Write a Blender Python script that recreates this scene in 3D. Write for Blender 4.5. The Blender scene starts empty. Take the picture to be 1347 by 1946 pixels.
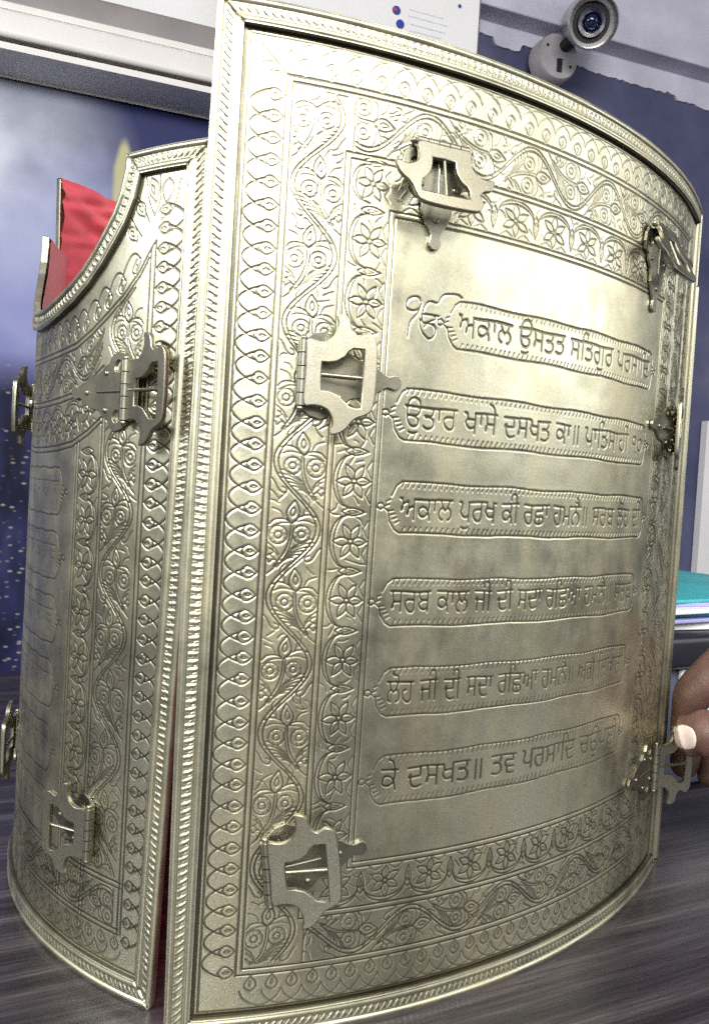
import bpy, bmesh, math, random
import numpy as np
from mathutils import Vector, Matrix

random.seed(7)
rng = np.random.default_rng(7)
SC = bpy.context.scene
COL = SC.collection

# ------------------------------------------------------------------ camera, world, lamps
CAM = np.array([.0556, -.2753, .198])
PITCH, ROLL, FPX = -.0314, .059, 1533.5
PW, PH = 1347.0, 1946.0
_cp, _sp, _cr, _sr = math.cos(PITCH), math.sin(PITCH), math.cos(ROLL), math.sin(ROLL)
_r0, FWD, _u0 = np.array([1, 0, 0.]), np.array([0, _cp, _sp]), np.array([0, -_sp, _cp])
RIGHT, UP = _cr * _r0 + _sr * _u0, -_sr * _r0 + _cr * _u0
cam = bpy.data.cameras.new('camera'); cam_ob = bpy.data.objects.new('camera', cam); COL.objects.link(cam_ob)
cam.sensor_fit = 'VERTICAL'; cam.sensor_height = 36; cam.sensor_width = 36
cam.lens = 36 * FPX / PH
cam.clip_start = .01; cam.clip_end = 60
M4 = Matrix.Identity(4)
for i in range(3):
    M4[i][0], M4[i][1], M4[i][2], M4[i][3] = RIGHT[i], UP[i], -FWD[i], CAM[i]
cam_ob.matrix_world = M4
SC.camera = cam_ob

world = bpy.data.worlds.new('World'); SC.world = world; world.use_nodes = True
wn = world.node_tree.nodes; wl = world.node_tree.links
bg = wn['Background']; bg.inputs['Strength'].default_value = .50
tc = wn.new('ShaderNodeTexCoord'); sx = wn.new('ShaderNodeSeparateXYZ'); rp = wn.new('ShaderNodeValToRGB'); mr = wn.new('ShaderNodeMapRange')
mr.inputs[1].default_value = -1; mr.inputs[2].default_value = 1
wl.new(tc.outputs['Generated'], sx.inputs[0]); wl.new(sx.outputs['Z'], mr.inputs[0]); wl.new(mr.outputs[0], rp.inputs[0]); wl.new(rp.outputs[0], bg.inputs[0])
els = rp.color_ramp.elements
els[0].position = .36; els[0].color = (.04, .036, .034, 1)
els[1].position = .78; els[1].color = (.92, .92, .92, 1)
e = els.new(.5); e.color = (.32, .31, .295, 1); e = els.new(.60); e.color = (.80, .79, .78, 1)

def area(name, loc, target, sx_, sy_, power, col):
    l = bpy.data.lights.new(name, 'AREA'); l.shape = 'RECTANGLE'; l.size = sx_; l.size_y = sy_; l.energy = power; l.color = col
    o = bpy.data.objects.new(name, l); COL.objects.link(o); o.location = loc
    o.rotation_euler = (Vector(target) - Vector(loc)).to_track_quat('-Z', 'Y').to_euler()
    return o
area('ceiling_tube_lamp', (.10, -1.55, 1.06), (.08, .1, .28), 1.05, .55, 46, (1, .98, .95))
area('bench_lamp', (.62, -.62, .98), (.08, .1, .2), .35, .2, 7, (1, .96, .9))
area('side_tube_lamp', (-1.25, -.55, .85), (-.05, .1, .2), .6, .3, 14, (.95, .97, 1))
area('right_fill', (2.3, -.25, .95), (.2, .1, .2), 1.6, .9, 16, (.98, .99, 1))  # added unseen fill light that brightens the reflections in the plate's middle
area('wall_fill', (.1, .75, 1.75), (.4, 2.0, .75), 1.2, .5, 34, (.92, .94, 1))  # added unseen fill light that brightens the wall behind

vs = SC.view_settings
vs.view_transform = 'Standard'; vs.look = 'None'; vs.exposure = 0; vs.gamma = 1; vs.use_curve_mapping = False
SC.render.film_transparent = False
SC.cycles.use_denoising = False

# ------------------------------------------------------------------ helpers
def ray(px, py, depth):
    """world point seen at a pixel of the photograph at a given depth along the view axis"""
    return CAM + depth * (FWD + RIGHT * ((px - PW / 2) / FPX) + UP * (-(py - PH / 2) / FPX))

def tag(o, label=None, cat=None, group=None, kind=None):
    for k, v in (('label', label), ('category', cat), ('group', group), ('kind', kind)):
        if v: o[k] = v
    return o

def empty(name, loc=(0, 0, 0)):
    o = bpy.data.objects.new(name, None); COL.objects.link(o); o.location = loc; o.empty_display_size = .02
    return o

def link(name, me, mat=None, parent=None):
    o = bpy.data.objects.new(name, me); COL.objects.link(o)
    if mat is not None: me.materials.append(mat)
    if parent is not None:
        o.parent = parent
        if parent.type == 'EMPTY': o.matrix_parent_inverse = Matrix.Translation(parent.location).inverted()
    return o

def np_mesh(name, co, quads, smooth=True, attr=None):
    me = bpy.data.meshes.new(name)
    co = np.asarray(co, np.float32).reshape(-1, 3); quads = np.asarray(quads, np.int32)
    n, k = quads.shape
    me.vertices.add(len(co)); me.vertices.foreach_set('co', co.ravel())
    me.loops.add(n * k); me.loops.foreach_set('vertex_index', quads.ravel())
    me.polygons.add(n); me.polygons.foreach_set('loop_start', np.arange(0, n * k, k, dtype=np.int32))
    me.polygons.foreach_set('use_smooth', np.full(n, smooth))
    if attr is not None:
        a = me.attributes.new('groove', 'FLOAT', 'POINT'); a.data.foreach_set('value', np.asarray(attr, np.float32).ravel())
    me.update(calc_edges=True); me.validate()
    return me

def grid_quads(n, m, mask=None, closed=False, flip=False):
    """n rows by m columns of vertices"""
    i = np.arange(n if closed else n - 1)[:, None]; j = np.arange(m - 1)[None, :]
    i2 = (i + 1) % n
    q = np.stack([i * m + j, i2 * m + j, i2 * m + j + 1, i * m + j + 1], -1)
    if flip: q = q[..., ::-1]
    if mask is not None: q = q[mask[:q.shape[0], :m - 1]]
    return q.reshape(-1, 4)

class MB:
    """collects boxes, tubes and lathes into one mesh"""
    def __init__(s): s.bm = bmesh.new()
    def box(s, c, d, M=None, bev=0):
        r = bmesh.ops.create_cube(s.bm, size=1)['verts']
        bmesh.ops.scale(s.bm, vec=d, verts=r)
        if bev:
            es = list({e for v in r for e in v.link_edges})
            r = list({v for f in bmesh.ops.bevel(s.bm, geom=es, offset=bev, segments=3, affect='EDGES', profile=.6)['faces'] for v in f.verts} | {v for v in r if v.is_valid})
        bmesh.ops.translate(s.bm, vec=c, verts=r)
        if M is not None: bmesh.ops.transform(s.bm, matrix=M, verts=r)
        return s
    def tube(s, pts, rad, n=10, caps=True):
        pts = [Vector(p) for p in pts]; rads = rad if hasattr(rad, '__len__') else [rad] * len(pts)
        rings = []; up = None
        for i, p in enumerate(pts):
            t = (pts[min(i + 1, len(pts) - 1)] - pts[max(i - 1, 0)]).normalized()
            if up is None: up = t.orthogonal().normalized()
            up = (up - t * up.dot(t)).normalized(); b = t.cross(up)
            rings.append([s.bm.verts.new(p + (up * math.cos(a) + b * math.sin(a)) * rads[i]) for a in [2 * math.pi * k / n for k in range(n)]])
        for a, b in zip(rings, rings[1:]):
            for k in range(n): s.bm.faces.new((a[k], a[(k + 1) % n], b[(k + 1) % n], b[k]))
        if caps: s.bm.faces.new(rings[0][::-1]); s.bm.faces.new(rings[-1])
        return s
    def lathe(s, prof, M, n=40):
        rings = [[s.bm.verts.new(M @ Vector((r * math.cos(2 * math.pi * k / n), r * math.sin(2 * math.pi * k / n), h))) for k in range(n)] for r, h in prof]
        for a, b in zip(rings, rings[1:]):
            for k in range(n): s.bm.faces.new((a[k], a[(k + 1) % n], b[(k + 1) % n], b[k]))
        s.bm.faces.new(rings[0][::-1]); s.bm.faces.new(rings[-1])
        return s
    def build(s, name, mat, parent=None, smooth=False, angle=None):
        bmesh.ops.recalc_face_normals(s.bm, faces=s.bm.faces)
        me = bpy.data.meshes.new(name); s.bm.to_mesh(me); s.bm.free()
        if smooth:
            me.polygons.foreach_set('use_smooth', np.ones(len(me.polygons), bool))
            if angle: me.set_sharp_from_angle(angle=math.radians(angle))
        return link(name, me, mat, parent)

# ------------------------------------------------------------------ materials
def mat(name):
    m = bpy.data.materials.new(name); m.use_nodes = True
    nt = m.node_tree; return m, nt, nt.nodes['Principled BSDF']
def node(nt, typ, **kw):
    n = nt.nodes.new(typ)
    for k, v in kw.items():
        if k.startswith('i_'):
            key = k[2:]; n.inputs[int(key) if key.isdigit() else key].default_value = v
        else: setattr(n, k, v)
    return n
def ramp(nt, fac, stops):
    r = nt.nodes.new('ShaderNodeValToRGB'); el = r.color_ramp.elements
    el[0].position, el[0].color = stops[0][0], (*stops[0][1], 1); el[1].position, el[1].color = stops[-1][0], (*stops[-1][1], 1)
    for p, c in stops[1:-1]:
        x = el.new(p); x.color = (*c, 1)
    nt.links.new(fac, r.inputs[0]); return r.outputs[0]
def noise(nt, scale, detail=4, rough=.55, vec=None, stretch=None):
    n = node(nt, 'ShaderNodeTexNoise'); n.inputs['Scale'].default_value = scale; n.inputs['Detail'].default_value = detail; n.inputs['Roughness'].default_value = rough
    src = vec
    if src is None:
        t = node(nt, 'ShaderNodeTexCoord'); src = t.outputs['Object']
    if stretch:
        mp = node(nt, 'ShaderNodeMapping'); mp.inputs['Scale'].default_value = stretch; nt.links.new(src, mp.inputs[0]); src = mp.outputs[0]
    nt.links.new(src, n.inputs['Vector']); return n.outputs['Fac']
def mixc(nt, fac, a, b, mode='MIX'):
    m = node(nt, 'ShaderNodeMix', data_type='RGBA', blend_type=mode)
    for sock, v in ((m.inputs[0], fac), (m.inputs[6], a), (m.inputs[7], b)):
        if hasattr(v, 'links'): nt.links.new(v, sock)
        else: sock.default_value = v if isinstance(v, (int, float)) else (*v, 1)
    return m.outputs[2]
def maprange(nt, v, a, b, c, d):
    n = node(nt, 'ShaderNodeMapRange'); nt.links.new(v, n.inputs[0])
    for i, x in enumerate((a, b, c, d)): n.inputs[i + 1].default_value = x
    return n.outputs[0]
def bump(nt, bsdf, h, strength, dist):
    b = node(nt, 'ShaderNodeBump'); b.inputs['Strength'].default_value = strength; b.inputs['Distance'].default_value = dist
    nt.links.new(h, b.inputs['Height']); nt.links.new(b.outputs[0], bsdf.inputs['Normal'])

def brass(name, base, dark, rough, groove=True):
    m, nt, b = mat(name)
    b.inputs['Metallic'].default_value = 1
    n1 = noise(nt, 14, 5, .6); n2 = noise(nt, 900, 2, .7); n3 = noise(nt, 55, 6, .65)
    c = ramp(nt, n1, [(.3, tuple(x * .92 for x in base)), (.5, base), (.72, (base[0] * 1.05, base[1] * 1.03, base[2] * .94))])
    ns = noise(nt, 1, 4, .6, None, (75, 75, 6))
    c = mixc(nt, maprange(nt, ns, .42, .66, 0, .55), c, tuple(x * k for x, k in zip(base, (1.05, .96, .84))))  # vertical streaks of brushed reflection painted into the brass tint
    tarnish = maprange(nt, n3, .54, .80, 0, .24)
    c = mixc(nt, tarnish, c, dark)
    spk = maprange(nt, n2, .3, .7, .90, 1.07)
    cc = node(nt, 'ShaderNodeMix', data_type='RGBA', blend_type='MULTIPLY'); cc.inputs[0].default_value = 1
    nt.links.new(c, cc.inputs[6]); nt.links.new(spk, cc.inputs[7]); c = cc.outputs[2]
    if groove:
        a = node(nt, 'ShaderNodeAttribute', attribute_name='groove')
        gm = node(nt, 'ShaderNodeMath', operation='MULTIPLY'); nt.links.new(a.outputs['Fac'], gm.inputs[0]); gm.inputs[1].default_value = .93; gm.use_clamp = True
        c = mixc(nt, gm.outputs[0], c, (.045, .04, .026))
    nt.links.new(c, b.inputs['Base Color'])
    rs = node(nt, 'ShaderNodeMath', operation='MULTIPLY_ADD'); nt.links.new(ns, rs.inputs[0]); rs.inputs[1].default_value = .5; nt.links.new(n3, rs.inputs[2])
    r1 = maprange(nt, rs.outputs[0], .5, 1.05, rough - .08, rough + .14)
    nt.links.new(r1, b.inputs['Roughness'])
    bump(nt, b, n2, .05, .0004)
    return m
M_BRASS = brass('brass', (.655, .642, .482), (.38, .345, .22), .36)
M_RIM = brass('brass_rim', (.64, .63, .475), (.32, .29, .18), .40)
M_BUCKLE = brass('buckle_metal', (.34, .335, .27), (.13, .115, .08), .36, False)

def simple(name, col, rough=.6, metal=0, var=.12, scale=30, bmp=0, spec=.5):
    m, nt, b = mat(name)
    n1 = noise(nt, scale, 5)
    c = ramp(nt, n1, [(.3, tuple(x * (1 - var) for x in col)), (.7, tuple(min(1, x * (1 + var)) for x in col))])
    nt.links.new(c, b.inputs['Base Color']); b.inputs['Roughness'].default_value = rough; b.inputs['Metallic'].default_value = metal
    b.inputs['Specular IOR Level'].default_value = spec
    if bmp: bump(nt, b, noise(nt, scale * 12, 3), bmp, .001)
    return m
def cloth_mat():
    m, nt, b = mat('red_cloth')
    n1 = noise(nt, 30, 4); n2 = noise(nt, 1500, 2)
    c = ramp(nt, n1, [(.3, (.34, .022, .040)), (.5, (.47, .042, .062)), (.75, (.57, .075, .09))])
    nt.links.new(c, b.inputs['Base Color']); b.inputs['Roughness'].default_value = .55
    b.inputs['Sheen Weight'].default_value = .3
    bump(nt, b, n2, .3, .0004); return m
M_CLOTH = cloth_mat()

# ------------------------------------------------------------------ plate surfaces: (s, z, h) in metres -> world
H, W = .36, .297
A0, R1, S_TOP, S_BOT = .1686, .3231, .3036, .2914
B0, R2, S2, H2 = .4184, .1872, .2116, .3186
def map_front(s, z, h):
    s, z, h = np.broadcast_arrays(np.asarray(s, float), np.asarray(z, float), np.asarray(h, float))
    zz = np.clip(z / H, 0, 1)
    se = s * (S_BOT + (S_TOP - S_BOT) * zz) / W - .0018 * np.sin(np.pi * zz) * np.clip(1 - s / .009, 0, 1)
    a = A0 + se / R1
    return np.stack([R1 * (np.sin(a) - math.sin(A0)) + np.sin(a) * h, R1 * (math.cos(A0) - np.cos(a)) - np.cos(a) * h, z], -1)
def map_side(s, z, h):
    s, z, h = np.broadcast_arrays(np.asarray(s, float), np.asarray(z, float), np.asarray(h, float))
    s = s + (.0034 * np.clip(1 - z / .19, 0, 1)) * np.clip(1 - s / .022, 0, 1)
    s = s - .0052 * np.clip(z / H2, 0, 1) * np.clip(1 - s / .022, 0, 1)
    a = B0 + s / R2
    return np.stack([-.0057 - R2 * (np.sin(a) - math.sin(B0)) - np.sin(a) * h, .0175 + R2 * (math.cos(B0) - np.cos(a)) - np.cos(a) * h, z], -1)
CX, CY = .0577, .1772
def map_back(s, z, h):
    p = map_front(s, z, h); return np.stack([2 * CX - p[..., 0], 2 * CY - p[..., 1], p[..., 2]], -1)
def map_right(s, z, h):
    p = map_side(s, z, h); return np.stack([2 * CX + .0022 - p[..., 0], 2 * CY - p[..., 1], p[..., 2]], -1)
_us = np.array([0, .0357, .0363, .0370, .0393, .0430, .0482, .0545, .0624, .0725, .0839, .0950, .1058])
_uz = np.array([H2, H2, H2, .3125, .3042, .2975, .2915, .2850, .2791, .2742, .2708, .2688, .2680])
def u_top(s):
    s = np.asarray(s, float); s = np.minimum(s, S2 - s); return np.interp(s, _us, _uz)

# ------------------------------------------------------------------ engraving: strokes carved into a height grid (millimetres)
class Engrave:
    def __init__(g, w, h, step):
        g.step = step; g.nx = int(round(w / step)) + 1; g.nz = int(round(h / step)) + 1
        g.D = np.zeros((g.nz, g.nx), np.float32)
        g.xs = np.linspace(0, w, g.nx); g.zs = np.linspace(0, h, g.nz)
        g.clip = None
    def line(g, pts, w=.55, d=.32):
        pts = np.asarray(pts, float); w = w * .88; d = d * .82
        sx = g.xs[1] - g.xs[0]; sz = g.zs[1] - g.zs[0]
        for (x0, z0), (x1, z1) in zip(pts[:-1], pts[1:]):
            a = max(0, int((min(x0, x1) - w) / sx)); b = min(g.nx, int((max(x0, x1) + w) / sx) + 2)
            c = max(0, int((min(z0, z1) - w) / sz)); e = min(g.nz, int((max(z0, z1) + w) / sz) + 2)
            if a >= b or c >= e: continue
            X = g.xs[a:b][None, :] - x0; Z = g.zs[c:e][:, None] - z0
            dx, dz = x1 - x0, z1 - z0; L = dx * dx + dz * dz + 1e-12
            t = np.clip((X * dx + Z * dz) / L, 0, 1)
            q = np.hypot(X - t * dx, Z - t * dz) / w
            v = d * np.clip(1 - q, 0, 1) ** .8
            if g.clip is not None: v = v * g.clip[c:e, a:b]
            np.maximum(g.D[c:e, a:b], v, out=g.D[c:e, a:b])
    def text(g, body, x, z, size, width=None, d=.36, fade=0.):
        cu = bpy.data.curves.new('inscription', 'FONT'); cu.body = body; cu.resolution_u = 4; cu.size = 100; cu.fill_mode = 'NONE'
        o = bpy.data.objects.new('inscription', cu); COL.objects.link(o)
        dg = bpy.context.evaluated_depsgraph_get(); ev = o.evaluated_get(dg); me = ev.to_mesh()
        co = np.empty(len(me.vertices) * 3, np.float32); me.vertices.foreach_get('co', co); co = co.reshape(-1, 3)[:, :2].astype(float) / 100
        ed = np.empty(len(me.edges) * 2, np.int32); me.edges.foreach_get('vertices', ed); ed = ed.reshape(-1, 2)
        ev.to_mesh_clear(); bpy.data.objects.remove(o); bpy.data.curves.remove(cu)
        nxt = {}                                                   # walk every outline in order so that its direction counts
        for a, b in ed: nxt.setdefault(int(a), []).append(int(b)); nxt.setdefault(int(b), []).append(int(a))
        x0, x1 = co[:, 0].min(), co[:, 0].max()
        kx = size if width is None else width / (x1 - x0)
        P = np.stack([x + (co[:, 0] - x0) * kx, z + co[:, 1] * size], -1)
        P[:, 1] += .25 * np.sin(P[:, 0] * .35)
        K3 = 3; st = (g.xs[1] - g.xs[0]) / K3; sz3 = (g.zs[1] - g.zs[0]) / K3
        Wd = np.zeros((g.nz * K3, g.nx * K3), np.int16); seen = set()
        for s in range(len(P)):
            if s in seen or s not in nxt: continue
            loop = [s]; seen.add(s); cur = max(nxt[s]) if len(nxt[s]) > 1 and s + 1 not in nxt[s] else (s + 1 if s + 1 in nxt[s] else nxt[s][0])
            while cur not in seen:
                loop.append(cur); seen.add(cur); c_ = [q for q in nxt[cur] if q not in seen]
                if not c_: break
                cur = c_[0]
            L = P[loop]
            for (ax_, ay), (bx_, by) in zip(L, np.roll(L, -1, 0)):
                if ay == by: continue
                sg = 1 if by > ay else -1; lo, hi_ = min(ay, by), max(ay, by)
                r0, r1 = int(math.ceil(lo / sz3 - .5)), int(math.ceil(hi_ / sz3 - .5))
                for r_ in range(max(0, r0), min(r1, Wd.shape[0])):
                    xc = ax_ + (bx_ - ax_) * ((r_ + .5) * sz3 - ay) / (by - ay); c_ = int(math.ceil(xc / st - .5))
                    if c_ < Wd.shape[1]: Wd[r_, max(0, c_)] += sg
        ins = (np.cumsum(Wd, 1) != 0).astype(np.float32)
        m = ins.reshape(g.nz, K3, g.nx, K3).mean((1, 3))
        m = .55 * m + .45 * blur(m, 1); m = np.clip((m - .22) * 1.45, 0, 1)
        fx = np.clip(1 - fade * (g.xs - x) / 150., 0, 1)[None, :]
        np.maximum(g.D, d * m * fx, out=g.D)
def blur(a, r):
    for _ in range(2):
        for ax in (0, 1):
            acc = np.zeros_like(a)
            for k in range(-r, r + 1): acc += np.roll(a, k, ax)
            a = acc / (2 * r + 1)
    return a

def crom(pts, n=5):
    P = np.array(pts, float); P = np.concatenate([[2 * P[0] - P[1]], P, [2 * P[-1] - P[-2]]]); o = []
    for i in range(1, len(P) - 2):
        p0, p1, p2, p3 = P[i - 1:i + 3]
        for q in np.linspace(0, 1, n, endpoint=False):
            o.append(.5 * (2 * p1 + (p2 - p0) * q + (2 * p0 - 5 * p1 + 4 * p2 - p3) * q * q + (3 * p1 - p0 - 3 * p2 + p3) * q ** 3))
    return np.array(o + [P[-2]])
def J(a): return random.uniform(-a, a)
def arcpts(cx, cz, rx, rz, a0, a1, n=12):
    t = np.linspace(math.radians(a0), math.radians(a1), n); return np.stack([cx + rx * np.cos(t), cz + rz * np.sin(t)], -1)
def lens(p, q, wd, n=9):
    p, q = np.array(p, float), np.array(q, float); t = np.linspace(0, 1, n)[:, None]; d = q - p; nrm = np.array([-d[1], d[0]]) / (np.hypot(*d) + 1e-9)
    a = p + d * t + nrm * np.sin(np.pi * t ** .8) * wd; b = p + d * t - nrm * np.sin(np.pi * t ** .8) * wd
    return a, b
class Band:
    """draws in band coordinates: t along, v across (0 = side of the plate's rim), mapped by fn to (s, z) mm"""
    def __init__(b, g, fn): b.g, b.fn = g, fn
    def line(b, tv, w=.55, d=.32):
        tv = np.asarray(tv, float)
        b.g.line(np.array([b.fn(t, v) for t, v in tv]), w, d)
    def lens(b, p, q, wd, w=.5, d=.3):
        for c in lens(p, q, wd): b.line(c, w, d)
    def scallop(b, t0, t1, width, pitch, d=.36, interlace=False):
        n = max(1, round((t1 - t0) / pitch)); pt = (t1 - t0) / n
        ve = width * .52
        for k in range(n + 1):
            t = t0 + k * pt + J(.25); j = J(.3)
            if k < n:
                t2 = t0 + (k + 1) * pt + J(.2)
                u = np.linspace(0, 1, 15)
                if interlace:
                    tt = t - pt * .5 + u * pt * 2; vv = ve - (ve - .5) * np.sin(np.pi * u) ** .6
                    b.line(np.stack([tt, vv], -1), .5, d * .8)
                else:
                    tt = t - 1.5 + u * (pt + 3.0); vv = ve + .9 - (ve + .5 + j) * np.sin(np.pi * u) ** .8
                    b.line(np.stack([tt, vv], -1), .56, d)
            b.lens((t, ve - .2), (t + J(.2), width - .4), 2.15, .5, d * .9)
            b.lens((t, ve + 1.7), (t, ve + 3.9), .45, .42, d * .8)
    def rose(b, t, v, r):
        b.line(arcpts(t, v, r, r, 0, 360, 20), .45, .28); b.line(arcpts(t, v, r * .40, r * .40, 0, 360, 12), .45, .3)
        for k in range(9):
            a = k * 40 + J(6); c = math.radians(a)
            b.line([(t + r * .72 * math.cos(c), v + r * .72 * math.sin(c)), (t + r * .95 * math.cos(c), v + r * .95 * math.sin(c))], .34, .14)
    def vine(b, t0, t1, width, period, phase=0, mirror=1):
        mid = width / 2; A = mid - 1.5; hp = period / 2
        t = np.linspace(t0, t1, int((t1 - t0) / 1.2) + 2)
        f = lambda t: mid + A * np.sin(2 * np.pi * (t - t0) / period + phase)
        for o in (-.8, .8):
            b.line(np.stack([t, np.clip(f(t) + o, .2, width - .2)], -1), .5, .36)
        k = -1
        while True:
            k += 1
            tc_ = t0 + (np.pi / 2 - phase) / (2 * np.pi) * period + (k - 1) * hp
            if tc_ > t1 + hp * .25: break
            if tc_ < t0 - hp * .25: continue
            sg = np.sign(f(tc_) - mid); m = mirror; q = hp / 24.0
            def C(pts, w=.46, d=.32):
                P = [(np.clip(tc_ + m * u * q, t0 - .5, t1 + .5), np.clip(mid + sg * (a - .5) * width, .35, width - .35)) for u, a in pts]
                b.line(crom(P, 4), w, d)
            def Pt(u, a): return (tc_ + m * u * q, np.clip(mid + sg * (a - .5) * width, .5, width - .5))
            r1, r2 = 3.15 * q + J(.15), 3.0 * q + J(.15)
            if t0 < tc_ + m * -2 * q < t1:
                b.rose(*Pt(-2.0, .19), r1); b.rose(*Pt(-1.6, .62), r2)
            if t0 + 2 < tc_ + m * 6 * q < t1 - 4:
                b.lens(Pt(2.2, .42), Pt(10.4, .47), 2.3 * q, .48, .34); b.lens(Pt(4.6, .43), Pt(8.0, .45), .8 * q, .42, .3)
            # calyx leaves arching over the roses
            C([(2.2, .42), (3.6, .30), (3.4, .12), (1.6, .02)]); C([(2.2, .42), (2.4, .30), (1.9, .18), (.6, .04)], .4, .24)
            C([(2.2, .42), (4.6, .58), (5.4, .74), (4.6, .86)]); C([(2.2, .42), (3.2, .58), (3.2, .72), (2.4, .83)], .4, .24)
            C([(4.4, .27), (6.4, .20), (7.4, .06)], .42, .26); C([(5.4, .64), (8.4, .66), (10.4, .58)], .42, .26); C([(6.6, .69), (9.6, .74), (12.0, .66)], .4, .24)
            # stalk and feathered leaf below, sweeping along the stem
            C([(2.2, .42), (-3, .40), (-8, .32), (-13, .14)], .46, .32); C([(2.0, .46), (-3, .45), (-8.4, .37), (-13.6, .20)], .42, .28)
            for e, a, l in ((-5.2, .56, .84), (-6.6, .50, .86), (-8.0, .45, .80), (-9.4, .39, .70), (-10.8, .33, .60), (-12.0, .27, .48)):
                C([(e - 1.6, a - .12), (e, a), (e + 1.6, (a + l) / 2), (e + 2.2, l)], .42, .28)
            for e, a in ((-5.0, .02), (-6.8, .05), (-8.8, .04)):
                C([(e, a), (e - 1.8, a + .12), (e - 4.0, a + .20)], .42, .28)
            # hooked leaf on the outer side of the crossing
            C([(8.2, .98), (10.2, .86), (12.6, .80), (13.4, .88), (12.2, .95), (13.6, .99)], .46, .32)
            C([(-6.2, .99), (-7.8, .92), (-10.4, .84), (-11.2, .74), (-10.0, .70), (-9.0, .78)], .44, .3)
            C([(14.6, .99), (15.8, .88), (17.2, .90)], .42, .26)
    def flowers(b, t0, t1, width, pitch):
        n = max(1, round((t1 - t0) / pitch)); pt = (t1 - t0) / n
        for k in range(n):
            t = t0 + (k + .5) * pt + J(.3); v = width * .56
            b.line(arcpts(t, v, .75, .75, 0, 360, 10), .42, .3)
            for q in range(6):
                a = math.radians(q * 60 + 30 + J(5)); r = min(pt * .42, width * .45)
                st, sv = math.cos(a), math.sin(a)
                b.lens((t + .8 * st, v + .8 * sv), (t + r * st, np.clip(v + r * sv, .6, width - .5)), 1.45, .48, .34)
                if q % 2: b.line([(t + 1.6 * st, v + 1.6 * sv), (t + r * .8 * st, np.clip(v + r * .8 * sv, .6, width - .5))], .36, .16)
            for o in (0, 1.25):
                u = np.linspace(-1, 1, 17); b.line(np.stack([t + u * pt * .46, width * .50 - (width * .46 - o) * np.sqrt(np.clip(1 - u * u, 0, 1)) + (0 if abs(o) < .1 else .2)], -1), .48, .34)
            b.lens((t + pt * .5, width * .30), (t + pt * .5, width * .88), 1.4, .48, .34)
            b.lens((t + pt * .5, width * .45), (t + pt * .5, width * .72), .45, .38, .26)
            for sg in (-1, 1):
                b.line([(t + sg * pt * .36, width * .98), (t + sg * pt * .22, width * .86), (t + sg * pt * .06, width * .97)], .42, .26)

def rect(g, x0, z0, x1, z1, w=.5, d=.4):
    g.line([(x0, z0), (x1, z0), (x1, z1), (x0, z1), (x0, z0)], w, d)

def fill(g, s0, z0, s1, z1, n, vert=True):
    """small leaf cuts wherever the ornament leaves bare metal"""
    sx = g.xs[1] - g.xs[0]
    for _ in range(n):
        s, z = random.uniform(s0, s1), random.uniform(z0, z1)
        i, j = int(z / sx), int(s / sx); r = int(1.05 / sx)
        if i < r or j < r or g.D[i - r:i + r + 1, j - r:j + r + 1].max() > .02: continue
        a = random.choice((.6, -.6, 2.4, -2.4)) + J(.5) + (1.57 if not vert else 0); L = random.uniform(1.3, 2.3); c = J(.7)
        g.line(crom([(s - L * math.cos(a), z - L * math.sin(a)), (s + c * math.sin(a), z - c * math.cos(a)), (s + L * math.cos(a), z + L * math.sin(a))], 4), .42, random.uniform(.2, .32))

def cartouche(g, x0, x1, z0, z1, hatch=True, left_knot=True, right_knot=True, d=.36):
    r = 5.0; zc = (z0 + z1) / 2
    top = [(x0 + 1.2, zc + 4.0), (x0 + 3.0, z1 - 1.6), (x0 + r, z1 - .2)]
    n = 26
    top += [(x0 + r + (x1 - 3 - x0 - r) * k / n, z1 + .28 * math.sin(k * .9) + J(.12)) for k in range(n + 1)]
    top += [(x1 - 1, z1 - 1.2), (x1, z1 - 3.5), (x1 + .2, zc), (x1 - .3, z0 + 3)]
    bot = [(x1 - .3, z0 + 3), (x1 - 1.5, z0 + .8), (x1 - 4, z0)]
    bot += [(x1 - 4 - (x1 - 4 - x0 - r) * k / n, z0 + .28 * math.sin(k * .8 + 1) + J(.12)) for k in range(n + 1)]
    bot += [(x0 + 3.0, z0 + 1.2), (x0 + 1.0, z0 + 4), (x0 + .2, zc - 1.5)]
    g.line(top, .55, d); g.line(bot, .55, d)
    x = x0 + r + 1
    while x < x1 - 3:
        g.line([(x, z1), (x - .8 + J(.2), z1 - 2.1)], .42, d * .9)
        g.line([(x, z0), (x + 1.1 + J(.2), z0 + 2.3)], .42, d * .9)
        x += 2.35 + J(.25)
    for k in range(4):
        g.line([(x0 + .3 + k * .9, zc - 1.5 - k * 1.5), (x0 + 2.2 + k * .8, zc - 1.2 - k * 1.3)], .42, d * .9)
    def knot(x, sg):
        g.line([(x, zc + .8), (x - sg * 1.6, zc + .1), (x - sg * 2.8, zc + 1.3), (x - sg * 4.2, zc + .9), (x - sg * 4.4, zc - .6), (x - sg * 3.0, zc - 1.1), (x - sg * 2.0, zc - .2), (x - sg * .4, zc - 1.6)], .48, d)
        g.line([(x + sg * .4, zc + 2.6), (x - sg * 1.0, zc + 2.0), (x - sg * 1.2, zc + 1.0)], .42, d)
    if left_knot: knot(x0 + .3, 1)
    if right_knot: knot(x1, -1)

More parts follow.
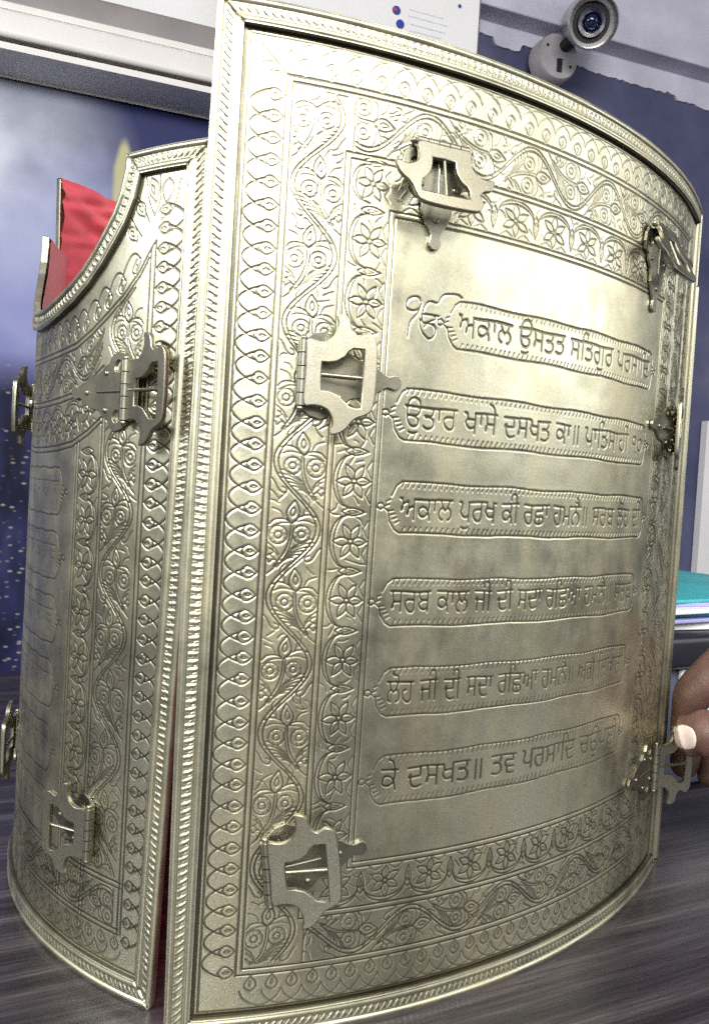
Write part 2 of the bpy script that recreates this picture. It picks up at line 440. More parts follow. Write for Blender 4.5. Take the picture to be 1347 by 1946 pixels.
def finish(g, dents, seed):
    """height in metres and groove mask from the carved depth"""
    D = g.D
    r = np.random.default_rng(seed)
    hgt = -D + .26 * blur(D, 3)
    low = np.zeros_like(D)
    for sc, am in ((18, dents), (7, dents * .35)):
        m = r.normal(size=(int(D.shape[0] * g.step / sc) + 3, int(D.shape[1] * g.step / sc) + 3))
        zi = np.linspace(0, m.shape[0] - 1.001, D.shape[0]); xi = np.linspace(0, m.shape[1] - 1.001, D.shape[1])
        z0 = zi.astype(int); x0 = xi.astype(int); fz = zi - z0; fx = xi - x0
        fz = (fz * fz * (3 - 2 * fz))[:, None]; fx = (fx * fx * (3 - 2 * fx))[None, :]
        low += am * (m[z0][:, x0] * (1 - fz) * (1 - fx) + m[z0 + 1][:, x0] * fz * (1 - fx) + m[z0][:, x0 + 1] * (1 - fz) * fx + m[z0 + 1][:, x0 + 1] * fz * fx)
    return (hgt + low) * 1e-3, np.clip(D / .27, 0, 1) ** 1.1

def plate_mesh(name, g, fmap, hgt, grv, flip, top=None):
    s, z = np.meshgrid(g.xs * 1e-3, g.zs * 1e-3)
    mask = None
    if top is not None:
        mask = (z[:-1, :-1] <= top(s[:-1, :-1]) - .0005)
    co = fmap(s, z, hgt)
    return np_mesh(name, co, grid_quads(g.nz, g.nx, mask, flip=flip), True, grv)

def rim_mesh(name, outline, corners, fmap, width, pitch, flip, step=.00045, hi=.0022, stamp=.0006):
    """raised border strip: closed outline in (s, z) metres, mitred inward; stamped rope between two ridges"""
    P = np.asarray(outline, float)
    seg = np.hypot(*(np.roll(P, -1, 0) - P).T)
    pts = []; cor = []
    for i in range(len(P)):
        n = max(1, int(seg[i] / step)); t = np.arange(n)[:, None] / n
        pts.append(P[i] + (P[(i + 1) % len(P)] - P[i]) * t)
    Q = np.concatenate(pts); N = len(Q)
    e = np.roll(P, -1, 0) - P; e /= np.linalg.norm(e, axis=1)[:, None]
    nin = np.stack([-e[:, 1], e[:, 0]], -1)                       # inward normal for a counter-clockwise outline
    idx = np.concatenate([np.full(max(1, int(seg[i] / step)), i) for i in range(len(P))])
    first = np.concatenate([np.arange(max(1, int(seg[i] / step))) == 0 for i in range(len(P))])
    frac = np.concatenate([np.arange(max(1, int(seg[i] / step))) / max(1, int(seg[i] / step)) for i in range(len(P))])
    nv = len(P)
    mit = np.zeros((nv, 2))
    for i in range(nv):
        a, b = nin[i - 1], nin[i]; m = a + b; m /= np.linalg.norm(m); mit[i] = m / max(.35, m @ b)
    off = mit[idx] * (1 - frac)[:, None] + mit[(idx + 1) % nv] * frac[:, None]
    arc_ = np.concatenate([[0], np.cumsum(np.hypot(*(Q[1:] - Q[:-1]).T))])
    wcs = np.concatenate([[0, 0, .02], np.linspace(.05, .97, 34), [1.0, 1.0]])
    hcs = []
    for w in wcs:
        if w < .28: h = .72 + .28 * math.sin(math.pi * np.clip(w / .28, .12, 1))
        elif w < .66: h = .66
        else: h = .70 + .36 * math.sin(math.pi * np.clip((w - .66) / .34, 0, .80))
        hcs.append(h * hi)
    hcs[0] = -.0012; hcs[-1] = -.0003
    hcs = np.array(hcs)
    Hh = np.broadcast_to(hcs, (N, len(wcs))).copy(); G = np.zeros_like(Hh)
    # rope: crescents, one every pitch, leaning
    ph = (arc_[:, None] / pitch + .0) % 1 - .5
    u = (wcs[None, :] - .47) / .145
    inb = np.abs(u) < 1.15
    cres = np.abs(ph - .20 * u + .16 * np.sign(u) * u * u)
    bead = np.clip(1 - (ph * ph * 5.2 + u * u * .75), 0, 1) ** .5
    cut = np.clip(1 - np.abs(cres - .30) / .13, 0, 1) * (np.abs(u) < 1)
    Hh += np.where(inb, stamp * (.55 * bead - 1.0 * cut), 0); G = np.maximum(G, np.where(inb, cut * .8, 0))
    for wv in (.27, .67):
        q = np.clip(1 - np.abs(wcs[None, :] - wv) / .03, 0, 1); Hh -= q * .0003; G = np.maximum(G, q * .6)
    G[:, -1] = 1; G[:, -2] = .6  # inner wall painted dark through the groove value, for the rim's shade
    for c in corners:                                              # mitre cuts
        dist = np.minimum(np.abs(np.hypot(Q[:, 0] - P[c][0], Q[:, 1] - P[c][1])), 1)
        q = np.clip(1 - dist / .0007, 0, 1)[:, None]; Hh -= q * .0007 * (wcs[None, :] > .02) * (wcs[None, :] < .99); G = np.maximum(G, q)
    wob = .00012 * np.sin(arc_ * 90)[:, None] * np.sin(np.pi * wcs)[None, :]
    S = Q[:, None, :] + off[:, None, :] * (wcs * width)[None, :, None]
    co = fmap(S[..., 0], S[..., 1], Hh + wob)
    return np_mesh(name, co, grid_quads(N, len(wcs), closed=True, flip=flip), True, G)

# ------------------------------------------------------------------ setting
# walls stand behind the table, receding to the right
WA = math.radians(19.5)
WDIR = np.array([math.cos(WA), math.sin(WA), 0]); WNRM = np.array([math.sin(WA), -math.cos(WA), 0])
W0 = CAM + np.array([0, 1.55, 0])
def at_wall(px, py, off=0.):
    d = ray(px, py, 1) - CAM; o = W0 + WNRM * off
    k = ((o - CAM) @ WNRM) / (d @ WNRM); p = CAM + d * k
    return (p - W0) @ WDIR, p[2]
def wall_pt(t, z, off): return W0 + WDIR * t + WNRM * off + np.array([0, 0, z - W0[2]])
WM = Matrix(((WDIR[0], -WNRM[0], 0, W0[0]), (WDIR[1], -WNRM[1], 0, W0[1]), (0, 0, 1, 0), (0, 0, 0, 1)))   # x along, -y out of the wall, z up
def wall_box(mb, t0, t1, z0, z1, off0, off1, bev=0):
    return mb.box(((t0 + t1) / 2, -(off0 + off1) / 2, (z0 + z1) / 2), (t1 - t0, off1 - off0, z1 - z0), WM, bev)

def wall_mat():
    m, nt, b = mat('blue_paint')
    n1 = noise(nt, 5, 5); n2 = noise(nt, 160, 3)
    c = ramp(nt, n1, [(.3, (.060, .066, .135)), (.55, (.10, .105, .19)), (.75, (.16, .165, .25))])
    nt.links.new(c, b.inputs['Base Color']); b.inputs['Roughness'].default_value = .7; b.inputs['Specular IOR Level'].default_value = .2; bump(nt, b, n2, .25, .002); return m
M_WALL = wall_mat()
M_PLASTER = simple('plaster', (.56, .55, .66), .8, 0, .14, 9, .25)
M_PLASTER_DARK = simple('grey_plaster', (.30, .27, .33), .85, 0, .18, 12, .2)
M_WHITE = simple('white_paint', (.80, .80, .80), .6, 0, .04, 6)
M_AC = simple('white_plastic', (.74, .72, .68), .42, 0, .04, 10)
M_DARK = simple('dark_plastic', (.012, .012, .016), .5)
M_GREY = simple('grey_plastic', (.24, .22, .22), .5, 0, .1, 20)

mb = MB(); wall_box(mb, -2.2, 3.6, -.9, 2.2, -.1, 0)
tag(mb.build('wall', M_WALL), kind='structure')
# floor far below the table
mb = MB(); mb.box((.3, .2, -.78), (7, 6, .04)); tag(mb.build('floor', simple('floor_tile', (.12, .11, .11), .5)), kind='structure')

# plaster beams along the top of the wall, the lower one with a torn paint edge
def ragged_strip(name, pts, zt, off0, off1, m):
    bm = bmesh.new(); fr = []; bk = []
    for t, z in pts:
        fr.append((bm.verts.new(wall_pt(t, z, off1)), bm.verts.new(wall_pt(t, zt(t), off1))))
        bk.append((bm.verts.new(wall_pt(t, z, off0)), bm.verts.new(wall_pt(t, zt(t), off0))))
    for (a, b), (c, d), (e_, f), (g_, h) in zip(fr, fr[1:], bk, bk[1:]):
        bm.faces.new((a, c, d, b)); bm.faces.new((e_, f, h, g_)); bm.faces.new((a, e_, g_, c)); bm.faces.new((b, d, h, f))
    bm.faces.new((fr[0][0], fr[0][1], bk[0][1], bk[0][0])); bm.faces.new((fr[-1][0], bk[-1][0], bk[-1][1], fr[-1][1]))
    bmesh.ops.recalc_face_normals(bm, faces=bm.faces)
    me = bpy.data.meshes.new(name); bm.to_mesh(me); bm.free(); return link(name, me, m)
tA, zA = at_wall(905, 62); tB, zB = at_wall(1347, 212); zT = at_wall(905, 22)[1]; zT2 = at_wall(1347, 160)[1]
edge = lambda t: zA + (zB - zA) * (t - tA) / (tB - tA)
topz = lambda t: zT + (zT2 - zT) * (t - tA) / (tB - tA)
pts = []
t = at_wall(420, 0)[0]
while t < 3.4:
    dz = .0022 * math.sin(t * 23) + .0012 * math.sin(t * 61 + 1) + J(.0016)
    if abs(t - at_wall(960, 80)[0]) < .03: dz -= .012
    if abs(t - at_wall(1270, 190)[0]) < .012: dz += .006
    pts.append((t, edge(t) + dz)); t += .0055
tag(ragged_strip('plaster_band', pts, topz, 0, .006, M_PLASTER), kind='structure')
t_l = at_wall(-300, 0)[0]
mb = MB(); wall_box(mb, at_wall(420, 0)[0], 3.4, topz(1.0) + .004, topz(1.0) + .20, .002, .055, .004)
tag(mb.build('ceiling_beam', M_PLASTER), kind='structure')
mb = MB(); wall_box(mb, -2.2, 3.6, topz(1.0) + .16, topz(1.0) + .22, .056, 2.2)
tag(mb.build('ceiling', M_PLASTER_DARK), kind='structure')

# printed city mural on the left of the wall
mt0, mz0 = at_wall(-60, 1420); mt1, mz1 = at_wall(420, 150)
def mural_mat():
    m, nt, b = mat('printed_mural')
    t = node(nt, 'ShaderNodeTexCoord'); ob = t.outputs['Object']
    s = node(nt, 'ShaderNodeSeparateXYZ'); nt.links.new(ob, s.inputs[0])
    zt = maprange(nt, s.outputs['Z'], mz0, mz1, 0, 1)
    nz = noise(nt, 4.5, 5, .6, ob); 
    add = node(nt, 'ShaderNodeMath', operation='MULTIPLY_ADD'); nt.links.new(nz, add.inputs[0]); add.inputs[1].default_value = .30; nt.links.new(zt, add.inputs[2])
    sky = ramp(nt, add.outputs[0], [(.44, (.05, .06, .15)), (.60, (.11, .125, .31)), (.74, (.27, .29, .52)), (.90, (.17, .19, .42)), (1.0, (.035, .04, .12))])
    # bright cloud
    gx, gz = at_wall(-10, 300)
    d = node(nt, 'ShaderNodeVectorMath', operation='DISTANCE'); nt.links.new(ob, d.inputs[0]); d.inputs[1].default_value = (gx, -.006, gz)
    g = maprange(nt, d.outputs['Value'], .0, .24, .9, 0)
    gn = node(nt, 'ShaderNodeMath', operation='MULTIPLY'); nt.links.new(g, gn.inputs[0]); nt.links.new(maprange(nt, noise(nt, 6, 4, .5, ob), .25, .65, .3, 1.0), gn.inputs[1]); gn.use_clamp = True
    sky = mixc(nt, gn.outputs[0], sky, (.82, .86, .93))
    # city: blocks and lit windows
    v = node(nt, 'ShaderNodeTexVoronoi'); v.inputs['Scale'].default_value = 75
    mp = node(nt, 'ShaderNodeMapping'); mp.inputs['Scale'].default_value = (.8, 1, 1.5); nt.links.new(ob, mp.inputs[0]); nt.links.new(mp.outputs[0], v.inputs['Vector'])
    lit = maprange(nt, v.outputs['Distance'], .10, .30, 1, 0)
    sel = node(nt, 'ShaderNodeSeparateColor'); nt.links.new(v.outputs['Color'], sel.inputs[0])
    lm = node(nt, 'ShaderNodeMath', operation='MULTIPLY'); nt.links.new(lit, lm.inputs[0]); nt.links.new(maprange(nt, sel.outputs[0], .3, .7, 0, 1), lm.inputs[1]); lm.use_clamp = True
    blk = noise(nt, 9, 3, .6, ob, (1.2, 1, .5))
    city = ramp(nt, blk, [(.35, (.006, .007, .025)), (.5, (.02, .022, .075)), (.68, (.055, .06, .16))])
    city = mixc(nt, lm.outputs[0], city, (.30, .27, .23))
    hz = at_wall(20, 690)[1]
    cf = maprange(nt, s.outputs['Z'], hz + .02, hz - .05, 0, 1)
    c = mixc(nt, cf, sky, city)
    # pale lit tower in the print
    tx, tz = at_wall(236, 300); tlo = at_wall(236, 640)[1]; thi = at_wall(238, 262)[1]
    dx = node(nt, 'ShaderNodeMath', operation='SUBTRACT'); nt.links.new(s.outputs['X'], dx.inputs[0]); dx.inputs[1].default_value = tx
    ax = node(nt, 'ShaderNodeMath', operation='ABSOLUTE'); nt.links.new(dx.outputs[0], ax.inputs[0])
    step = maprange(nt, s.outputs['Z'], tz - .02, thi, .019, .007)
    cmpn = node(nt, 'ShaderNodeMath', operation='SUBTRACT'); nt.links.new(step, cmpn.inputs[0]); nt.links.new(ax.outputs[0], cmpn.inputs[1])
    inx = maprange(nt, cmpn.outputs[0], 0, .008, 0, 1); inz = maprange(nt, s.outputs['Z'], thi, thi - .02, 0, 1); inl = maprange(nt, s.outputs['Z'], tlo, tlo + .1, 0, 1)
    p1 = node(nt, 'ShaderNodeMath', operation='MULTIPLY'); nt.links.new(inx, p1.inputs[0]); nt.links.new(inz, p1.inputs[1])
    p2 = node(nt, 'ShaderNodeMath', operation='MULTIPLY'); nt.links.new(p1.outputs[0], p2.inputs[0]); nt.links.new(inl, p2.inputs[1]); p2.use_clamp = True
    c = mixc(nt, p2.outputs[0], c, (.50, .47, .27))
    nt.links.new(c, b.inputs['Base Color']); b.inputs['Roughness'].default_value = .6; b.inputs['Specular IOR Level'].default_value = .15; return m
mb = MB(); mb.box(((mt0 + mt1) / 2, -.004, (mz0 + mz1) / 2), (mt1 - mt0, .006, mz1 - mz0))
mur = mb.build('wall_mural', mural_mat()); mur.matrix_world = WM
tag(mur, 'large printed mural of a night city under a violet cloudy sky behind the plates', 'mural')

# air conditioner
ac = empty('air_conditioner', tuple(wall_pt(at_wall(100, 100)[0], at_wall(100, 100)[1], .1)))
tag(ac, 'white wall air conditioner with a long dark slot above the mural', 'air conditioner')
a0, _ = at_wall(-260, 60, .1); a1, _ = at_wall(560, 60, .1)
zb = at_wall(200, 130, .112)[1]; zs0 = at_wall(200, 126, .112)[1]; zs1 = at_wall(200, 110, .12)[1]; zp = at_wall(200, 58, .12)[1]; zq = at_wall(200, 45, .115)[1]; zt = at_wall(200, 2, .10)[1]
mb = MB(); wall_box(mb, a0, a1, zb, zs0 - .001, .016, .114, .006); mb.build('lower_housing', M_AC, ac, True, 40)
mb = MB(); wall_box(mb, a0 + .004, a1 - .004, zs0, zs1, .02, .085); mb.build('air_slot', M_DARK, ac)
mb = MB(); wall_box(mb, a0, a1, zs1 + .001, zp, .016, .120, .008); mb.build('front_panel', M_AC, ac, True, 40)
mb = MB(); wall_box(mb, a0, a1, zp + .0015, zq, .016, .114, .002); mb.build('trim', M_AC, ac)
mb = MB(); wall_box(mb, a0, a1, zq + .001, zt, .016, .104, .006); mb.build('top_panel', M_GREY, ac, True, 40)
# white painted wall above it
mb = MB(); wall_box(mb, at_wall(-400, 0)[0], at_wall(560, 0)[0], zt - .03, zt + .6, .001, .014)
tag(mb.build('upper_wall', M_WHITE), kind='structure')

# white notice board with rounded corners
nb = empty('notice_board', tuple(wall_pt(at_wall(800, 50, .06)[0], at_wall(800, 50, .06)[1], .06)))
tag(nb, 'white rounded board with grey edge and small blue emblems above the front plate', 'board')
b0, bz0 = at_wall(455, 150, .075); b1, _ = at_wall(908, 60, .075); bz1 = at_wall(700, -95, .075)[1]; bz0 = at_wall(880, 160, .075)[1]
mb = MB(); mb.box(((b0 + b1) / 2, -.055, (bz0 + bz1) / 2), (b1 - b0 + .012, .03, bz1 - bz0 + .012), WM, .004); mb.build('frame', M_GREY, nb, True, 40)
bw, bh = b1 - b0, bz1 - bz0
def rounded_panel(name, t0, t1, z0, z1, r, off, th, m, parent):
    bm = bmesh.new(); vs_ = []
    for cx, cz, a in ((t1 - r, z1 - r, 0), (t0 + r, z1 - r, 90), (t0 + r, z0 + r, 180), (t1 - r, z0 + r, 270)):
        for k in range(7):
            q = math.radians(a + 15 * k); vs_.append(bm.verts.new(wall_pt(cx + r * math.cos(q), cz + r * math.sin(q), off)))
    f = bm.faces.new(vs_); ex = bmesh.ops.extrude_face_region(bm, geom=[f])
    bmesh.ops.translate(bm, vec=WNRM * th, verts=[v for v in ex['geom'] if isinstance(v, bmesh.types.BMVert)])
    bmesh.ops.recalc_face_normals(bm, faces=bm.faces); me = bpy.data.meshes.new(name); bm.to_mesh(me); bm.free(); return link(name, me, m, parent)
M_PAPER = simple('white_card', (.86, .86, .86), .35, 0, .02, 5)
rounded_panel('panel', b0, b1, bz0, bz1, .03, .0705, .004, M_PAPER, nb)
M_INK = simple('grey_ink', (.45, .45, .48), .6); M_BLUE = simple('blue_ink', (.03, .06, .35), .5); M_RED = simple('red_ink', (.5, .06, .06), .5)
def disc(name, px, py, rpx, off, m):
    t_, z_ = at_wall(px, py, off); r = rpx / FPX * 1.6
    Mx = Matrix.Translation(Vector(wall_pt(t_, z_, off))) @ WM.to_3x3().to_4x4() @ Matrix.Rotation(math.radians(90), 4, 'X')
    q = MB(); q.lathe([(r, 0), (r, .0012)], Mx, 24); return q.build(name, m, nb)
e1 = disc('emblem', 753, 20, 7.5, .0748, M_BLUE); e2 = disc('emblem', 760, 46, 7.5, .0748, M_BLUE); disc('dot', 873, 12, 3.2, .0748, M_BLUE)
t_, z_ = at_wall(751, 18, .0765); q = MB(); wall_box(q, t_ - .004, t_ + .003, z_ - .003, z_ + .003, .0763, .0768); q.build('emblem_mark', M_RED, nb)
for i, (y, a, bb) in enumerate(((18, 778, 842), (30, 776, 850), (46, 780, 846), (58, 778, 838), (70, 782, 850))):
    t0_, z_ = at_wall(a, y + 0, .0748); t1_, _ = at_wall(bb, y + 14, .0748)
    q = MB(); wall_box(q, t0_, t1_, z_ - .0011, z_ + .0011, .0747, .0751); q.build('text_line', simple('faint_ink', (.66, .67, .72), .6), nb)

# bullet camera on its round wall mount
cc = empty('security_camera', tuple(wall_pt(at_wall(1062, 106, .05)[0], at_wall(1062, 106, .05)[1], 0)))
tag(cc, 'round silver bullet camera on a pale disc mount under the ceiling beam', 'camera')
M_SILVER = simple('silver_metal', (.50, .49, .50), .3, .8, .1, 40)
M_CHROME = simple('bright_metal', (.8, .82, .86), .12, 1, .05, 40)
M_GLASS = simple('lens_glass', (.01, .015, .05), .08, 0, .1, 40)
M_MOUNT = simple('pale_mount', (.36, .34, .36), .55, 0, .15, 40)
OFFC = .17
tc0, zc0 = at_wall(1062, 106, .06)
Mx = Matrix.Translation(Vector(wall_pt(tc0, zc0, .022))) @ WM.to_3x3().to_4x4() @ Matrix.Rotation(math.radians(90), 4, 'X')
rm = 40 / FPX * 1.75
q = MB(); q.lathe([(rm, 0), (rm, .03), (rm * .93, .037), (rm * .2, .037)], Mx, 48); q.build('mount', M_MOUNT, cc, True, 35)
q = MB(); Mq = Mx @ Matrix.Translation((.002, -.018, .0375)); q.box((0, 0, 0), (.011, .026, .003), Mq); q.build('slot', M_DARK, cc)
for a in (60, 150, 330):
    q = MB(); q.lathe([(.0028, 0), (.0028, .0015)], Mx @ Matrix.Translation((rm * .68 * math.cos(math.radians(a)), rm * .68 * math.sin(math.radians(a)), .037)), 12); q.build('screw', M_DARK, cc)
cpos = Vector(ray(1126, 42, 1.48)); cdir = (Vector(CAM) + Vector((.25, 0, .0)) - cpos).normalized()
Mc = Matrix.Translation(cpos) @ cdir.to_track_quat('Z', 'Y').to_matrix().to_4x4()
rc = 47 / FPX * 1.48
q = MB(); q.lathe([(rc * .9, -.11), (rc * .96, -.10), (rc, -.02), (rc, .006), (rc * .95, .008), (rc * .93, .004), (rc * .90, -.022), (rc * .5, -.024)], Mc, 64); q.build('housing', M_SILVER, cc, True, 35)
q = MB(); q.lathe([(rc * .74, -.0235), (rc * .74, -.020), (rc * .60, -.020), (rc * .58, -.0215)], Mc, 64); q.build('dark_ring', M_DARK, cc, True, 35)
q = MB(); q.lathe([(rc * .57, -.0225), (rc * .54, -.012), (rc * .40, -.008), (rc * .34, -.012), (rc * .32, -.018)], Mc, 64); q.build('lens_ring', M_CHROME, cc, True, 35)
q = MB(); q.lathe([(rc * .335, -.0172), (rc * .24, -.012), (rc * .12, -.010), (.0005, -.0095)], Mc, 40); q.build('lens', M_GLASS, cc, True)
q = MB(); q.tube([wall_pt(tc0 + .01, zc0 + .02, .05), tuple(Vector(wall_pt(tc0 + .02, zc0 + .03, .1))), tuple(cpos - cdir * .07)], .012, 12); q.build('bracket', M_DARK, cc, True, 40)

# pale wall panel at the far right
pt0, _ = at_wall(1333, 950, .02); z0 = at_wall(1327, 1300, .02)[1]; z1 = at_wall(1347, 800, .02)[1]
mb = MB(); wall_box(mb, pt0, pt0 + .9, -.8, z1, .002, .02)
tag(mb.build('pale_wall_panel', M_WHITE), kind='structure')

# ------------------------------------------------------------------ table
def wood_mat():
    m, nt, b = mat('dark_wood')
    t = node(nt, 'ShaderNodeTexCoord'); ob = t.outputs['Object']
    mpr = node(nt, 'ShaderNodeMapping'); mpr.inputs['Rotation'].default_value = (0, 0, math.radians(-9)); nt.links.new(ob, mpr.inputs[0]); ob = mpr.outputs[0]
    n1 = noise(nt, 1, 6, .65, ob, (3.6, 70, 20)); n2 = noise(nt, 1, 4, .7, ob, (22, 640, 80)); n3 = noise(nt, 3, 3, .5, ob, (2, 12, 3))
    b.inputs['Specular IOR Level'].default_value = .5
    c = ramp(nt, n1, [(.32, (.008, .007, .010)), (.46, (.026, .022, .027)), (.56, (.060, .052, .056)), (.70, (.145, .13, .135))])
    c2 = ramp(nt, n2, [(.36, (.40, .40, .40)), (.66, (1.5, 1.45, 1.45))])
    c = mixc(nt, 1, c, c2, 'MULTIPLY'); c = mixc(nt, maprange(nt, n3, .35, .7, 0, .45), c, (.03, .025, .04))
    nt.links.new(c, b.inputs['Base Color']); b.inputs['Roughness'].default_value = .30
    bump(nt, b, n1, .25, .0008); return m
TA = math.radians(17)
tb = empty('table', (0, 0, -.74)); tag(tb, 'dark wood table with streaky purple grey grain under the plates', 'table')
TM = Matrix.Translation((0, 0, 0)) @ Matrix.Rotation(TA, 4, 'Z')
mb = MB(); mb.box((.05, .0, -.0175), (1.7, 1.13, .035), None, .003)
top = mb.build('table_top', wood_mat(), None, True, 40); top.matrix_world = Matrix.Translation((-.02, -.02, 0)) @ TM; top.parent = tb; top.matrix_parent_inverse = Matrix.Translation((0, 0, .74))
for sx_ in (-.72, .82):
    for sy_ in (-.5, .48):
        mb = MB(); mb.box((sx_, sy_, -.3855), (.05, .05, .70), Matrix.Translation((-.02, -.02, 0)) @ TM, .003); mb.build('leg', M_GREY, tb)

# ------------------------------------------------------------------ front plate
front = empty('armour_plate', (.1, .05, 0))
tag(front, 'tall curved brass armour plate with six engraved lines of script facing the viewer', 'armour plate', 'brass armour plates')
g = Engrave(297, 360, .31)
for x0, z0, x1, z1 in ((11.4, 10.6, 285.6, 349.4), (24.2, 22.6, 272.8, 337.3), (26.3, 24.8, 270.7, 335.2), (46.1, 41.2, 250.9, 315.0), (48.1, 43.2, 248.9, 313.0), (63.6, 58.0, 233.4, 297.2), (65.6, 60.1, 231.4, 295.2)):
    rect(g, x0, z0, x1, z1)
for q_ in (9.1, 9.7): rect(g, q_, q_, 297 - q_, 360 - q_, .8, .42)  # dark line carved round the rim foot to stand for the rim's shade
left = lambda off: Band(g, lambda t, v: (off + v, t))
right_ = lambda off: Band(g, lambda t, v: (297 - off - v, t))
topb = lambda off: Band(g, lambda t, v: (t, 360 - off - v))
botb = lambda off: Band(g, lambda t, v: (t, off + v))
left(11.6).scallop(24, 330, 12.4, 7.45); right_(11.6).scallop(24, 330, 12.4, 7.45)
topb(10.8).scallop(30, 266, 11.6, 9.2, .3, True); botb(10.8).scallop(30, 266, 11.6, 7.6, .3, True)
left(26.5).vine(27, 333, 19.4, 48, .2); right_(26.5).vine(27, 333, 19.4, 48, .2)
topb(25).vine(49, 248, 19.6, 47, 1.0); botb(25).vine(49, 248, 16, 47, 2.2)
left(48.3).flowers(60, 296, 15.0, 20.6); right_(48.3).flowers(60, 296, 15.0, 20.6)
topb(47.2).flowers(66, 231, 15.2, 19.5); botb(43.4).flowers(50, 247, 14.4, 19.5)
for x in (48.3, 233.6):                                           # corner flowers
    Band(g, lambda t, v: (x + v, t)).flowers(297.5, 312.8, 15, 15)
for cxx, sg in ((24, 1), (273, -1)):
    g.line([(cxx - sg * 9, 346), (cxx, 337.4)], .5, .35)
    for p, q, wd in (((cxx - sg * 8, 340), (cxx - sg * 1.5, 338), 1.5), ((cxx + sg * 1, 345.5), (cxx + sg * 1.5, 338.5), 1.4)):
        for c in lens(p, q, wd): g.line(c, .5, .3)
for b_ in ((27, 28, 45.5, 332, 1500), (251.5, 28, 270, 332, 1500), (48, 315.8, 249, 334.5, 1100), (48, 25.5, 249, 40.5, 1000), (49, 60, 63, 296, 900), (234, 60, 248, 296, 900), (66, 298, 231, 312.5, 700), (66, 44, 231, 57.5, 700)): fill(g, *b_)
TX = [("ਅਕਾਲ ਉਸਤਤ ਸਿਤਗੁਰ ਪਰਸਾਿਦ", 89.5, 223, 251.6, 269.4), ("ਉਤਾਰ ਖਾਸੇ ਦਸਖਤ ਕਾ॥ ਪਾਿਤਸਾਹੀ ੧੦", 69.8, 221.5, 215.8, 234.8),
      ("ਅਕਾਲ ਪੁਰਖ ਕੀ ਰਛਾ ਹਮਨੈ॥ ਸਰਬ ਲੋਹ ਦੀ", 70.4, 225.5, 181.8, 200.8), ("ਸਰਬ ਕਾਲ ਜੀ ਦੀ ਸਦਾ ਰਿਛਆ ਹਮਨੈ॥ ਸਰਬ", 69.2, 222, 147.4, 164.9),
      ("ਲੋਹ ਜੀ ਦੀ ਸਦਾ ਰਿਛਆ ਹਮਨੈ॥ ਅਗੈ ਿਲਖਾਰੀ", 70.2, 219, 113.6, 131.6), ("ਕੇ ਦਸਖਤ॥ ਤਵ ਪਰਸਾਿਦ ਚਉਪਈ", 70.2, 218.5, 80.6, 98.8)]
for i, (tx, x0, x1, z0, z1) in enumerate(TX):
    cartouche(g, x0, x1, z0, z1, d=(.36, .36, .35, .33, .31, .29)[i])
    g.text(tx, x0 + 4.6, z0 + 4.9, 13.6, x1 - x0 - 7.0, (.25, .25, .25, .25, .25, .25)[i], (.3, .3, .3, .35, .45, .5)[i])
for st in ([(78.0, 266.9), (77.1, 268.3), (75.0, 268.3), (73.0, 267.2), (72.1, 265.1), (73.2, 263.5), (75.5, 263.3), (77.3, 264.4), (78.1, 266.2), (77.4, 263.5), (76.1, 261.5), (74.4, 259.4), (73.7, 256.8), (73.5, 253.6)],
           [(95.2, 270.8), (93.3, 271.7), (90.2, 271.5), (87.4, 270.8), (85.8, 269.0), (84.8, 267.4), (82.2, 267.6), (80.5, 266.8), (79.4, 264.9), (78.9, 262.6), (78.5, 260.0)],
           [(78.9, 262.5), (82.1, 262.7), (85.7, 262.6)], [(78.7, 262.4), (79.6, 259.4), (82.3, 260.3), (84.4, 261.4), (84.0, 262.4)],
           [(78.0, 260.5), (78.4, 258.1), (79.6, 255.7), (82.3, 253.9), (84.2, 255.2), (84.7, 257.5), (83.6, 259.2), (81.1, 259.2), (79.9, 257.9)]):
    g.line(crom(st), .58, .38)
hgt, grv = finish(g, .07, 3)
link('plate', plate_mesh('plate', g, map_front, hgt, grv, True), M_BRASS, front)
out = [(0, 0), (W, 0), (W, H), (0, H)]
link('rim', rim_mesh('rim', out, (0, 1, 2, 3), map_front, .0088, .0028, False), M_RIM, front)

def lining(name, fmap, w, top, parent, h, flip, inset=.0004, wrinkle=.0, nx=70, nz=90, zmin=.001):
    s = np.linspace(-inset, w + inset, nx)
    T = top(np.clip(s, 0, w)) - .0006
    zz = np.linspace(0, 1, nz)[:, None] * (T - zmin)[None, :] + zmin
    ss = np.broadcast_to(s, zz.shape)
    r = np.random.default_rng(5); hh = np.full(zz.shape, h)
    if wrinkle:
        dz = T[None, :] - zz
        fold = np.exp(-((dz - .016) / .012) ** 2)
        hh = hh - wrinkle * fold * (.5 + .5 * np.sin(ss * 190 + dz * 420 + 2 * np.sin(ss * 60))) * (.6 + .4 * np.sin(ss * 57)) - wrinkle * .4 * np.exp(-dz / .035) * np.abs(np.sin(ss * 95 - dz * 210 + np.sin(dz * 300)))
    hh = hh + .0003 * np.sin(ss * 80) * np.sin(zz * 60)
    return link(name, np_mesh(name, fmap(ss, zz, hh), grid_quads(nz, nx, flip=flip)), M_CLOTH, parent)
Htop = lambda s: np.full(np.shape(s), H)
lining('lining', map_front, W, Htop, front, -.0022, False, -.0012)

